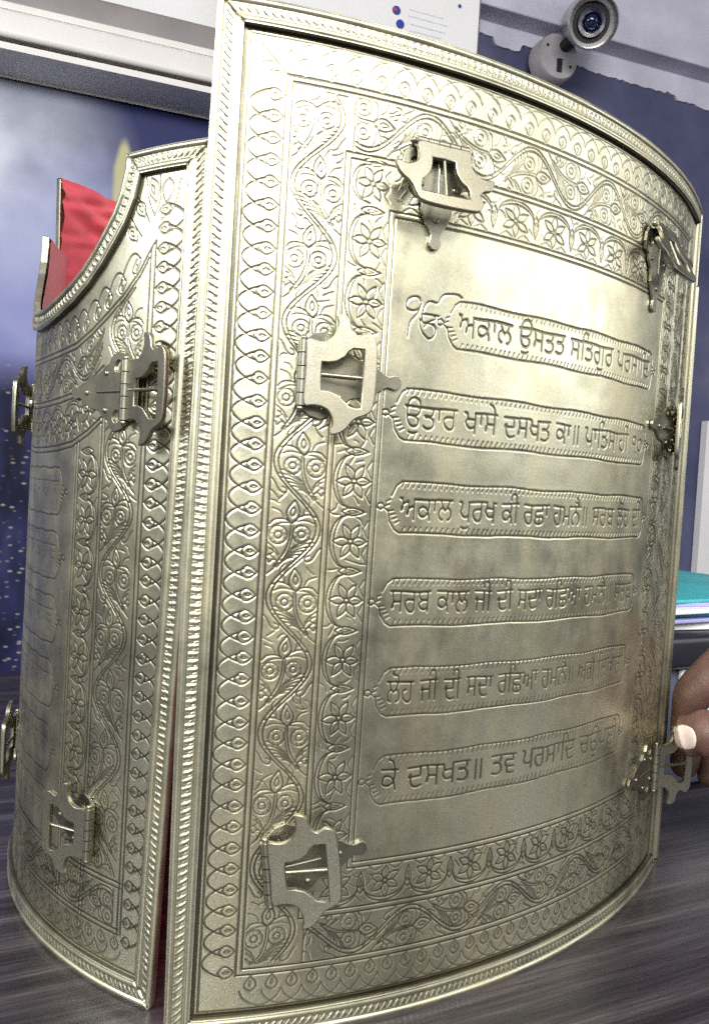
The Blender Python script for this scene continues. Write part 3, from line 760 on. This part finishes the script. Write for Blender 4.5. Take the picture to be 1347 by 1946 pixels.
# ------------------------------------------------------------------ left side plate
side = empty('armour_plate', (-.07, .06, 0))
tag(side, 'curved brass armour plate with a deep armhole cut in its top', 'armour plate', 'brass armour plates')
WS = S2 * 1000
g = Engrave(WS, H2 * 1000, .34)
zg, xg = np.meshgrid(g.zs, g.xs, indexing='ij')
ut = u_top(g.xs * 1e-3) * 1000
def below(off): return (zg < (ut - off)[None, :]).astype(np.float32)
B = np.linspace(0, WS, 220)
def uline(off, a, b, w=.5, d=.4):
    x = B[(B >= a) & (B <= b)]
    g.clip = None; g.line(np.stack([x, uband(x, off)], -1), w, d)
def uband(x, off):
    m = np.minimum(x, WS - x); base = np.interp(m, np.array([0, 20, 28, 36, 46, 56, 68, 82, 94, 106.]), np.array([318, 306, 295, 287, 280.5, 275, 270.5, 268.8, 268.2, 268.]))
    return base - off
zin = 309.5
def mir(f, *a):
    f(lambda x: x, *a); f(lambda x: WS - x, *a)
def sideband(fx):
    V = lambda off, wd: Band(g, lambda t, v: (fx(off + v), t))
    V(9.4, 0).scallop(20, 296, 10.8, 7.3, .42)
    V(24.6, 0).vine(24, 268, 19.2, 47, 2.4)
    V(46.2, 0).flowers(40, 206, 15.2, 18)
mir(sideband)
g.clip = None
# clear what the armhole's bands and the foot bands cover, then draw those
g.D *= np.where(zg > (uband(g.xs, 21) - 1.)[None, :], np.where((np.minimum(xg, WS - xg) < 22) | (np.minimum(xg, WS - xg) > 1e9), 1, 0), 1)
mask45 = (zg > uband(g.xs, 62)[None, :]) & (np.minimum(xg, WS - xg) > 45); g.D[mask45] = 0
g.D[(zg < 43) & (np.minimum(xg, WS - xg) > 21.5)] = 0
for off in (21, 23.2, 41, 43.2, 61, 63.2):
    a = {21: 20, 23.2: 22.4}.get(off, 46); uline(off, a, WS - a)
for x in (20.6, 22.6, 44, 46, 61.8, 63.8):
    zt_ = float(uband(np.array(x), 21)) if x < 40 else (float(uband(np.array(x), 43.)) if x < 50 else float(uband(np.array(x), 63)))
    for xx in (x, WS - x): g.line([(xx, 22), (xx, zt_)], .5, .4)
ub = lambda off: Band(g, lambda t, v: (t, float(uband(np.array(t), off + v))))
ub(9).scallop(30, WS - 30, 11, 7.5, .34); ub(23.5).vine(48, WS - 48, 17, 40, 0); ub(43.5).flowers(48, WS - 48, 17, 15)
for fx in (lambda x: x, lambda x: WS - x):
    Bh = lambda x0, z0, x1, z1, wd: [g.line([(fx(a), b_) for a, b_ in c], .5, .34) for c in lens((x0, z0), (x1, z1), wd)]
    Bh(24, 308, 21.6, 299, 2.4); Bh(24, 305.5, 22.6, 302, .8); Bh(16.5, 307, 17.5, 298, 2.2); Bh(31, 300, 26.5, 294, 2.3); Bh(30, 298.5, 28, 296, .7); Bh(35, 291, 30.5, 285.5, 2.3); Bh(34, 289.6, 32.3, 287.4, .7)
    for cc_ in ([(20.3, 309), (20, 300), (22, 294)], [(27, 309), (25.5, 301), (22, 294)], [(33.5, 304), (28.5, 299), (24.5, 292)], [(36, 297), (32, 291.5), (28, 287)], [(12, 306), (14, 297), (19, 292)]):
        g.line([(fx(a), b_) for a, b_ in crom(cc_)], .5, .34)
bb = lambda off: Band(g, lambda t, v: (t, off + v))
for z in (9.6, 21.6, 23.6, 39.6, 41.6): g.line([(10 if z < 20 else 22, z), (WS - (10 if z < 20 else 22), z)], .5, .42)
for z in (): pass
bb(10).scallop(24, WS - 24, 11, 7.4, .3, True); bb(24).vine(26, WS - 26, 15, 44, 1)
for q_ in (9.0, 9.6):
    for xx in (q_, WS - q_): g.line([(xx, 9), (xx, 309)], .8, .42)  # dark rim-foot line again, standing for shade along both upright edges
fill(g, 25, 45, 43.5, 255, 1000); fill(g, WS - 43.5, 45, WS - 25, 255, 1000); fill(g, 47, 45, 61, 205, 700); fill(g, 24, 25, WS - 24, 39, 900)
for i in range(6):                                                 # worn lines of script, no longer legible
    z1 = 198.5 - i * 27.2; cartouche(g, 74, WS - 74, z1 - 20, z1, d=.30)
    x = 79.
    while x < WS - 80:
        w_ = random.uniform(7, 11); g.line([(x, z1 - 5.6), (x + w_, z1 - 5.6 + J(.3))], .5, .26)
        for q_ in range(int(w_ / 2.6)):
            xx = x + 1.2 + q_ * 2.6; k_ = random.random()
            if k_ < .4: g.line([(xx, z1 - 5.6), (xx + J(.3), z1 - 12.6 + J(1))], .46, .22)
            elif k_ < .75: g.line(arcpts(xx, z1 - 10 + J(.8), 1.2, 1.7, 60, 330, 8), .44, .22)
            else: g.line(crom([(xx + 1, z1 - 7), (xx - .8, z1 - 8.6), (xx + .8, z1 - 10.4), (xx - .6, z1 - 12.4)]), .44, .22)
        x += w_ + 2.4
hgt, grv = finish(g, .07, 9)
# mm grid reads from the seam leftwards: turn s so that script is not mirrored
def plate_side(fmap, parent, name='plate', hg=hgt, gr=grv, gg=g):
    return link(name, plate_mesh(name, gg, fmap, hg, gr, False, u_top), M_BRASS, parent)
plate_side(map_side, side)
us = np.concatenate([[0], _us[2:], (S2 - _us[2:-1])[::-1], [S2]]); uzs = np.concatenate([[H2], _uz[2:], _uz[2:-1][::-1], [H2]])
uout = [(0, 0), (S2, 0)] + [(s, z) for s, z in zip(us[::-1], uzs[::-1])]
nU = len(us)
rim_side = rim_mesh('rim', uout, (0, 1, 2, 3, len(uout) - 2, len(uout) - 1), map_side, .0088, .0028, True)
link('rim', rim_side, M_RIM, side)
lining('lining', map_side, S2, u_top, side, -.0022, True, -.0006)

# back and right plates close the ring
back = empty('armour_plate', (.0, .31, 0))
tag(back, 'far brass armour plate showing its wrinkled red cloth lining above the armhole', 'armour plate', 'brass armour plates')
def low_plate(fmap, w, top, parent, flip, nx=80, nz=90):
    s = np.linspace(0, w, nx); T = top(s) - .001; zz = np.linspace(0, 1, nz)[:, None] * T[None, :]; ss = np.broadcast_to(s, zz.shape)
    return link('plate', np_mesh('plate', fmap(ss, zz, 0 * zz), grid_quads(nz, nx, flip=flip), True, np.zeros(zz.shape)), M_BRASS, parent)
low_plate(map_back, W, Htop, back, True)
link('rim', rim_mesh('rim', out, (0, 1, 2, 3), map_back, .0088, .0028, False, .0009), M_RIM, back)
lining('lining', map_back, W, Htop, back, -.0024, False, .0006, .0075, 200, 200)
rgt = empty('armour_plate', (.2, .26, 0))
tag(rgt, 'brass armour plate almost hidden behind the far edge of the inscribed plate', 'armour plate', 'brass armour plates')
low_plate(map_right, S2, u_top, rgt, False)
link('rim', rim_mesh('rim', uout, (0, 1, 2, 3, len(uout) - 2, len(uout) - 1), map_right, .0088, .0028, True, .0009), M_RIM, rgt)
lining('lining', map_right, S2, u_top, rgt, -.0024, True, .0010)

# ------------------------------------------------------------------ buckles
def poly_plate(outline, holes, thick, bevel):
    cu = bpy.data.curves.new('p', 'CURVE'); cu.dimensions = '2D'; cu.fill_mode = 'BOTH'; cu.extrude = thick / 2 - bevel; cu.bevel_depth = bevel; cu.bevel_resolution = 1
    for pts in [outline] + holes:
        sp = cu.splines.new('POLY'); sp.points.add(len(pts) - 1); sp.use_cyclic_u = True
        for p, (x, y) in zip(sp.points, pts): p.co = (x, y, 0, 1)
    o = bpy.data.objects.new('p', cu); COL.objects.link(o); dg = bpy.context.evaluated_depsgraph_get()
    me = bpy.data.meshes.new_from_object(o.evaluated_get(dg)); bpy.data.objects.remove(o); bpy.data.curves.remove(cu)
    return me
def smooth_poly(pts, keep=(), n=4):
    """Catmull-Rom through a closed list of points"""
    P = np.array(pts, float); out_ = []
    for i in range(len(P)):
        p0, p1, p2, p3 = P[i - 1], P[i], P[(i + 1) % len(P)], P[(i + 2) % len(P)]
        for t in np.linspace(0, 1, n, endpoint=False):
            out_.append(tuple(.5 * (2 * p1 + (p2 - p0) * t + (2 * p0 - 5 * p1 + 4 * p2 - p3) * t * t + (3 * p1 - p0 - 3 * p2 + p3) * t ** 3)))
    return out_
FRAME = [(330, 350), (395, 354), (460, 352), (520, 318), (556, 260), (566, 195), (556, 140), (602, 142), (642, 172), (664, 250), (715, 292), (752, 280), (800, 262), (850, 292), (868, 345), (875, 450), (878, 600),
         (874, 750), (860, 850), (815, 892), (740, 925), (700, 960), (672, 1000), (620, 1045), (552, 1062), (566, 1010), (562, 950), (525, 880), (465, 848), (395, 842), (330, 842), (326, 720), (330, 600), (326, 470)]
WIN = [(440, 500), (500, 500), (560, 488), (620, 450), (650, 405), (690, 378), (785, 378), (787, 600), (785, 858), (735, 862), (675, 850), (640, 815), (580, 765), (510, 742), (440, 740), (438, 620)]
K = .0439
cv = lambda L: [((x - 300) * K, (600 - y) * K) for x, y in L]
FRAME, WIN = smooth_poly(cv(FRAME), n=3), cv(WIN)
_hb = [(.6, 11.5), (4, 14.2), (8, 15.2), (11.5, 13.6), (13, 10.6), (16, 9.6), (18.5, 7.2), (21, 6.6), (24.5, 6.2), (28, 4.4), (30.5, 2.6), (32.4, 1.75)]
ball = [(35.2 + 2.4 * math.cos(math.radians(a)), 2.4 * math.sin(math.radians(a))) for a in (125, 95, 65, 30, 0, -30, -65, -95, -125)]
BASE = _hb + ball + [(x, -y) for x, y in _hb[::-1]]
hole = lambda cx, cy, r: [(cx + r * math.cos(a), cy + r * math.sin(a)) for a in np.linspace(0, 2 * math.pi, 14, endpoint=False)]
BHOLES = [hole(7.2, 9.6, 2.7), hole(7.2, -9.6, 2.7)]
ME_FRAME = poly_plate(FRAME, [WIN], 2.0, .45); ME_BASE = poly_plate(BASE, BHOLES, 1.3, .22)
def sub(me):
    bm = bmesh.new(); bm.from_mesh(me); bmesh.ops.triangulate(bm, faces=[f for f in bm.faces if len(f.verts) > 4]); m2 = bpy.data.meshes.new('m'); bm.to_mesh(m2); bm.free(); return m2
def verts(me):
    a = np.empty(len(me.vertices) * 3); me.vertices.foreach_get('co', a); return a.reshape(-1, 3)
def remap(me, fn, name):
    m2 = me.copy(); m2.name = name; c = fn(verts(me)); m2.vertices.foreach_set('co', c.astype(np.float32).ravel()); m2.update()
    bm = bmesh.new(); bm.from_mesh(m2); bmesh.ops.recalc_face_normals(bm, faces=bm.faces); bm.to_mesh(m2); bm.free()
    m2.polygons.foreach_set('use_smooth', np.ones(len(m2.polygons), bool)); m2.set_sharp_from_angle(angle=math.radians(14 if len(m2.vertices) < 900 and name in ('buckle', 'clasp_frame') else 38)); return m2
def bm_mesh(fn):
    bm = bmesh.new(); fn(bm); me = bpy.data.meshes.new('x'); bm.to_mesh(me); bm.free(); return me
def cyl(bm, p, q, r, n=14):
    p, q = Vector(p), Vector(q); d = q - p
    bmesh.ops.create_cone(bm, cap_ends=True, segments=n, radius1=r, radius2=r, depth=d.length, matrix=Matrix.Translation((p + q) / 2) @ d.to_track_quat('Z', 'Y').to_matrix().to_4x4())
def sph(bm, p, r, sc=(1, 1, 1), u=14, v=9):
    bmesh.ops.create_uvsphere(bm, u_segments=u, v_segments=v, radius=r, matrix=Matrix.Translation(p) @ Matrix.Diagonal((*sc, 1)))
HZ = 3.2                                                            # hinge axis height above the plate, mm
def barrel(bm):
    ys = [-11.4, -7, -2.4, 2.2, 6.8, 11.2]
    for a, b in zip(ys, ys[1:]): cyl(bm, (0, a + .22, HZ), (0, b - .22, HZ), 2.0, 16)
    cyl(bm, (0, -11.9, HZ), (0, 11.7, HZ), 1.1)
    sph(bm, (0, 12.0, HZ), 1.25); sph(bm, (0, -12.2, HZ), 1.25)
def rivets(bm):
    for x, y in ((14.5, 7.2), (14.5, -7.2), (3.6, 5.2), (3.6, -5.2), (27, 0)): sph(bm, (x, y, 1.45), 1.15, (1, 1, .6))
    cyl(bm, (4, 0, 1.6), (20, 0, 1.6), .45, 8)
def tongue(bm):
    cyl(bm, (2.0, 0, 0), (22.2, -.4, 0), .75, 10)
ME_BARREL, ME_RIVET, ME_TONGUE = bm_mesh(barrel), bm_mesh(rivets), bm_mesh(tongue)
def buckle(fmap, parent, s0, z0, rot, angle, mirror=1, flap=True, twist=0, rivet_=True, scale=1.0):
    """hinged clasp: leaf on the plate, barrel, window frame; angle is how far the frame is lifted"""
    c, sn = math.cos(math.radians(rot)), math.sin(math.radians(rot))
    def tosurf(P):
        x, y, h = P[:, 0], P[:, 1] * mirror, P[:, 2]
        return fmap(s0 + (x * c - y * sn) * 1e-3, z0 + (x * sn + y * c) * 1e-3, h * 1e-3 + .0002)
    # frame rigid in the tangent frame at the hinge
    eps = 1e-5; o0 = fmap(s0, z0, HZ * 1e-3); X = fmap(s0 + c * eps, z0 + sn * eps, HZ * 1e-3) - o0; Y = fmap(s0 - sn * eps, z0 + c * eps, HZ * 1e-3) - o0
    X /= np.linalg.norm(X); Y /= np.linalg.norm(Y); Z = fmap(s0, z0, .01) - fmap(s0, z0, 0); Z /= np.linalg.norm(Z)
    def rigid(P, ang):
        ca, sa = math.cos(math.radians(ang)), math.sin(math.radians(ang)); ct, st = math.cos(math.radians(twist)), math.sin(math.radians(twist))
        x, y, h = P[:, 0] * ct - P[:, 1] * st, P[:, 0] * st + P[:, 1] * ct, P[:, 2]
        x, y = x * scale, y * scale
        xx = x * ca - h * sa; hh = x * sa + h * ca
        return o0 + (xx[:, None] * X + (y * mirror)[:, None] * Y + hh[:, None] * Z) * 1e-3
    dip = 0 if abs(sn) > .7 else (-3.2 if fmap in (map_front, map_back) else -5.4)
    lay = lambda P: rigid(P + np.array([0, 0, .95 - HZ]), dip)
    base = link('buckle', remap(ME_BASE, lay, 'buckle'), M_BUCKLE, parent)
    def child(n, me):
        o = link(n, me, M_BUCKLE, None); o.parent = base; return o
    kids = [child('hinge', remap(ME_BARREL, lambda P: rigid(P - np.array([0, 0, HZ]), 0), 'hinge'))]
    if rivet_: kids.append(child('rivets', remap(ME_RIVET, lambda P: rigid(P + np.array([0, 0, .25 - HZ]), dip), 'rivets')))
    if flap:
        kids.append(child('clasp_frame', remap(ME_FRAME, lambda P: rigid(P + np.array([0, 0, .9]), angle), 'clasp_frame')))
        kids.append(child('tongue', remap(ME_TONGUE, lambda P: rigid(P + np.array([0, 0, .5]), angle), 'tongue')))
    return base
buckle(map_front, front, .0345, .2362, 0, 7)
buckle(map_front, front, .0806, .3226, -90, 14, twist=1, scale=.97)
buckle(map_front, front, .0330, .0608, 8, 14)
buckle(map_front, front, .2165, .3250, -90, 24)
buckle(map_front, front, .2625, .2362, 180, 10)
buckle(map_front, front, .2705, .0612, 180, 146)
buckle(map_side, side, .0290, .2290, 0, 170)
buckle(map_side, side, .0375, .0575, 0, 10, scale=.88)
buckle(map_side, side, S2 - .0335, .2290, 180, 8)
buckle(map_side, side, S2 - .0375, .0575, 180, 3)
buckle(map_right, rgt, S2 - .0335, .2290, 180, 10)

# ------------------------------------------------------------------ things on the table behind, at the right
d0 = Vector((math.cos(math.radians(29)), math.sin(math.radians(29)), 0)); 
DM = Matrix(((d0.x, -d0.y, 0, .262), (d0.y, d0.x, 0, .268), (0, 0, 1, 0), (0, 0, 0, 1)))
M_PALEBOX = simple('blue_grey_board', (.075, .085, .14), .5, 0, .15, 12)
M_TEAL = simple('teal_card', (.05, .42, .46), .45, 0, .12, 20); M_LAV = simple('lavender_card', (.34, .34, .60), .5); M_CARDW = simple('white_paper', (.80, .80, .82), .6, 0, .03)
bx = empty('storage_box', tuple(DM @ Vector((.1, .1, 0)))); tag(bx, 'blue grey box on the table beneath the black case', 'box')
mb = MB(); mb.box((.10, .10, .044), (.26, .20, .086), DM, .003); mb.build('body', M_PALEBOX, bx, True, 40)
mb = MB(); mb.box((.062, -.002, .0655), (.070, .003, .040), DM, .001); mb.build('label_card', M_CARDW, bx)
mb = MB(); mb.box((.0085, -.002, .078), (.007, .003, .014), DM, .001); mb.build('tab', M_CARDW, bx)
mb = MB(); mb.box((.115, .098, .0988), (.28, .22, .0225), DM, .005); tag(mb.build('case', simple('black_case', (.012, .012, .02), .4), None, True, 40), 'flat black case lying on the blue grey box', 'case')
def sheet(name, label, cat, zc, th, m, dx, dy, rz, size=(.25, .19)):
    q = MB(); q.box((0, 0, 0), (*size, th), DM @ Matrix.Translation((.125 + dx, .10 + dy, zc)) @ Matrix.Rotation(math.radians(rz), 4, 'Z'), min(.001, th * .3)); return tag(q.build(name, m, None, True, 40), label, cat)
sheet('paper_stack', 'loose white papers lying on the black case', 'papers', 0.1135, 0.0060, M_CARDW, 0, -.006, -5)
sheet('folder', 'thin lavender folder between white papers and teal folder', 'folder', 0.1180, 0.0027, M_LAV, .01, -.002, 2)
sheet('folder', 'teal folder second from the top of the folder stack', 'folder', 0.1215, 0.0039, M_TEAL, -.004, 0, -1)
sheet('paper_stack', 'white sheaf of papers between the two teal folders', 'papers', 0.1252, 0.0033, M_CARDW, .004, -.004, 3)
sheet('folder', 'pale violet folder under the topmost teal one', 'folder', 0.1284, 0.0029, M_LAV, 0, -.002, -2)
sheet('folder', 'topmost teal folder of the stack beside the plates', 'folder', 0.1312, 0.0024, M_TEAL, .0, .006, 4)

# ------------------------------------------------------------------ hand
def skin_mat():
    m, nt, b = mat('skin')
    n1 = noise(nt, 60, 5); n2 = noise(nt, 700, 3)
    c = ramp(nt, n1, [(.3, (.065, .032, .026)), (.52, (.115, .060, .047)), (.75, (.19, .105, .085))])
    nt.links.new(c, b.inputs['Base Color']); b.inputs['Roughness'].default_value = .5; b.inputs['Subsurface Weight'].default_value = .08; b.inputs['Subsurface Radius'].default_value = (.006, .003, .002); b.inputs['Subsurface Scale'].default_value = .5
    w = node(nt, 'ShaderNodeTexVoronoi', feature='DISTANCE_TO_EDGE'); w.inputs['Scale'].default_value = 520
    tcx = node(nt, 'ShaderNodeTexCoord'); mpx = node(nt, 'ShaderNodeMapping'); mpx.inputs['Scale'].default_value = (1.8, 1, .7); nt.links.new(tcx.outputs['Object'], mpx.inputs[0]); nt.links.new(mpx.outputs[0], w.inputs['Vector'])
    hs = node(nt, 'ShaderNodeMath', operation='MULTIPLY_ADD'); nt.links.new(n2, hs.inputs[0]); hs.inputs[1].default_value = .5; nt.links.new(maprange(nt, w.outputs['Distance'], 0, .12, 0, 1), hs.inputs[2])
    bump(nt, b, hs.outputs[0], .32, .0005); return m
M_SKIN = skin_mat()
def skin_chain(chains):
    """one continuous skinned body from joint chains: list of lists of (point, radius, root?)"""
    me = bpy.data.meshes.new('person'); vs_, es, rad = [], [], []
    key = {}
    def vid(p, r):
        k = tuple(np.round(p, 5))
        if k not in key: key[k] = len(vs_); vs_.append(tuple(p)); rad.append(r)
        return key[k]
    for ch in chains:
        ids = [vid(np.array(p, float), r) for p, r in ch]; es += list(zip(ids, ids[1:]))
    me.from_pydata(vs_, es, []); o = bpy.data.objects.new('person', me); COL.objects.link(o)
    md = o.modifiers.new('skin', 'SKIN'); md.use_smooth_shade = True; md.branch_smoothing = .6
    for i, r in enumerate(rad): me.skin_vertices[0].data[i].radius = (r, r)
    me.skin_vertices[0].data[0].use_root = True
    sd = o.modifiers.new('sub', 'SUBSURF'); sd.levels = 3; sd.render_levels = 3
    dg = bpy.context.evaluated_depsgraph_get(); m2 = bpy.data.meshes.new_from_object(o.evaluated_get(dg)); bpy.data.objects.remove(o)
    m2.polygons.foreach_set('use_smooth', np.ones(len(m2.polygons), bool)); return m2
HD = .405
hp = lambda x, y, dz=0.: ray(x, y, HD + dz)
palm = hp(1560, 1400, .012)
def jointed(pts):
    """adds a slight swelling and a crease either side of each inner joint"""
    o = [pts[0]]
    for (p0, r0), (p1, r1), (p2, r2) in zip(pts[:-2], pts[1:-1], pts[2:]):
        a, b = p1 + (p0 - p1) * .30, p1 + (p2 - p1) * .30
        o += [(a, (r1 * .7 + r0 * .3) * .93), (p1, r1 * 1.07), (b, (r1 * .7 + r2 * .3) * .92)]
    return o + [pts[-1]]
hand_chains = [
    [(palm, .025), (hp(1690, 1440, .02), .028), (hp(1860, 1500, .03), .026), (hp(2150, 1600, .05), .030), (hp(2500, 1720, .08), .038)],
    [(palm, .025)] + jointed([(hp(1500, 1415, -.010), .0150), (hp(1405, 1404, -.016), .0122), (hp(1338, 1393, -.012), .0124), (hp(1303, 1399, -.005), .0108), (hp(1280, 1402, -.002), .0066)]),
    [(palm, .025)] + [(hp(1485, 1262, .024), .0140), (hp(1430, 1244, .028), .0122), (hp(1398, 1236, .030), .0130), (hp(1352, 1278, .032), .0106), (hp(1312, 1322, .033), .0118), (hp(1303, 1350, .035), .0078), (hp(1304, 1385, .038), .0096), (hp(1304, 1418, .040), .0082), (hp(1300, 1450, .040), .0088), (hp(1294, 1480, .039), .0056)],
    [(palm, .025)] + jointed([(hp(1475, 1362, .040), .0140), (hp(1392, 1352, .048), .0118), (hp(1354, 1420, .044), .0106), (hp(1348, 1496, .034), .0068)]),
    [(palm, .025)] + jointed([(hp(1495, 1445, .048), .0130), (hp(1420, 1448, .058), .0108), (hp(1398, 1510, .050), .0096), (hp(1408, 1560, .040), .0064)]),
    [(palm, .025)] + jointed([(hp(1535, 1510, .046), .0120), (hp(1475, 1535, .056), .0098), (hp(1455, 1580, .048), .0084), (hp(1464, 1615, .040), .0058)]),
]
person = link('person', skin_chain(hand_chains), M_SKIN)
tag(person, "hand reaching in from the right, thumb and finger pinching the open lower buckle", 'person')
# thumbnail: curved shell on the near side of the thumb tip
dg = bpy.context.evaluated_depsgraph_get(); dg.update()
from mathutils.bvhtree import BVHTree
bvh = BVHTree.FromPolygons([v.co for v in person.data.vertices], [p_.vertices for p_ in person.data.polygons])
n_, m_ = 17, 17; co = []; nu = np.array([[-26.0, 2.0], [2.0, -26.0]])
for i in range(n_):
    for j in range(m_):
        u, v = -1 + 2 * i / (n_ - 1), -1 + 2 * j / (m_ - 1)
        uu = u * math.sqrt(max(0, 1 - .40 * v * v)); vv = v * math.sqrt(max(0, 1 - .40 * u * u)) * (1 - .16 * max(0, uu))
        px_, py_ = 1298 - uu * 24 + vv * 2, 1401 + vv * 24 - uu * 3
        dr = Vector(ray(px_, py_, 1) - CAM).normalized(); hit = bvh.ray_cast(Vector(CAM), dr)
        P_ = hit[0] if hit[0] is not None else Vector(ray(px_, py_, HD - .004))
        edge_ = max(abs(u), abs(v)); co.append(np.array(P_ - dr * (.0007 * (1 - edge_ ** 4) + .0002 * max(0, uu))))
co = np.array(co)
M_NAIL = simple('nail', (.74, .61, .56), .28, 0, .04, 80)
nail = link('thumbnail', np_mesh('thumbnail', co, grid_quads(n_, m_)), M_NAIL, None); nail.parent = person
nail.data.update()
sol = nail.modifiers.new('thick', 'SOLIDIFY'); sol.thickness = .0007
print('built')
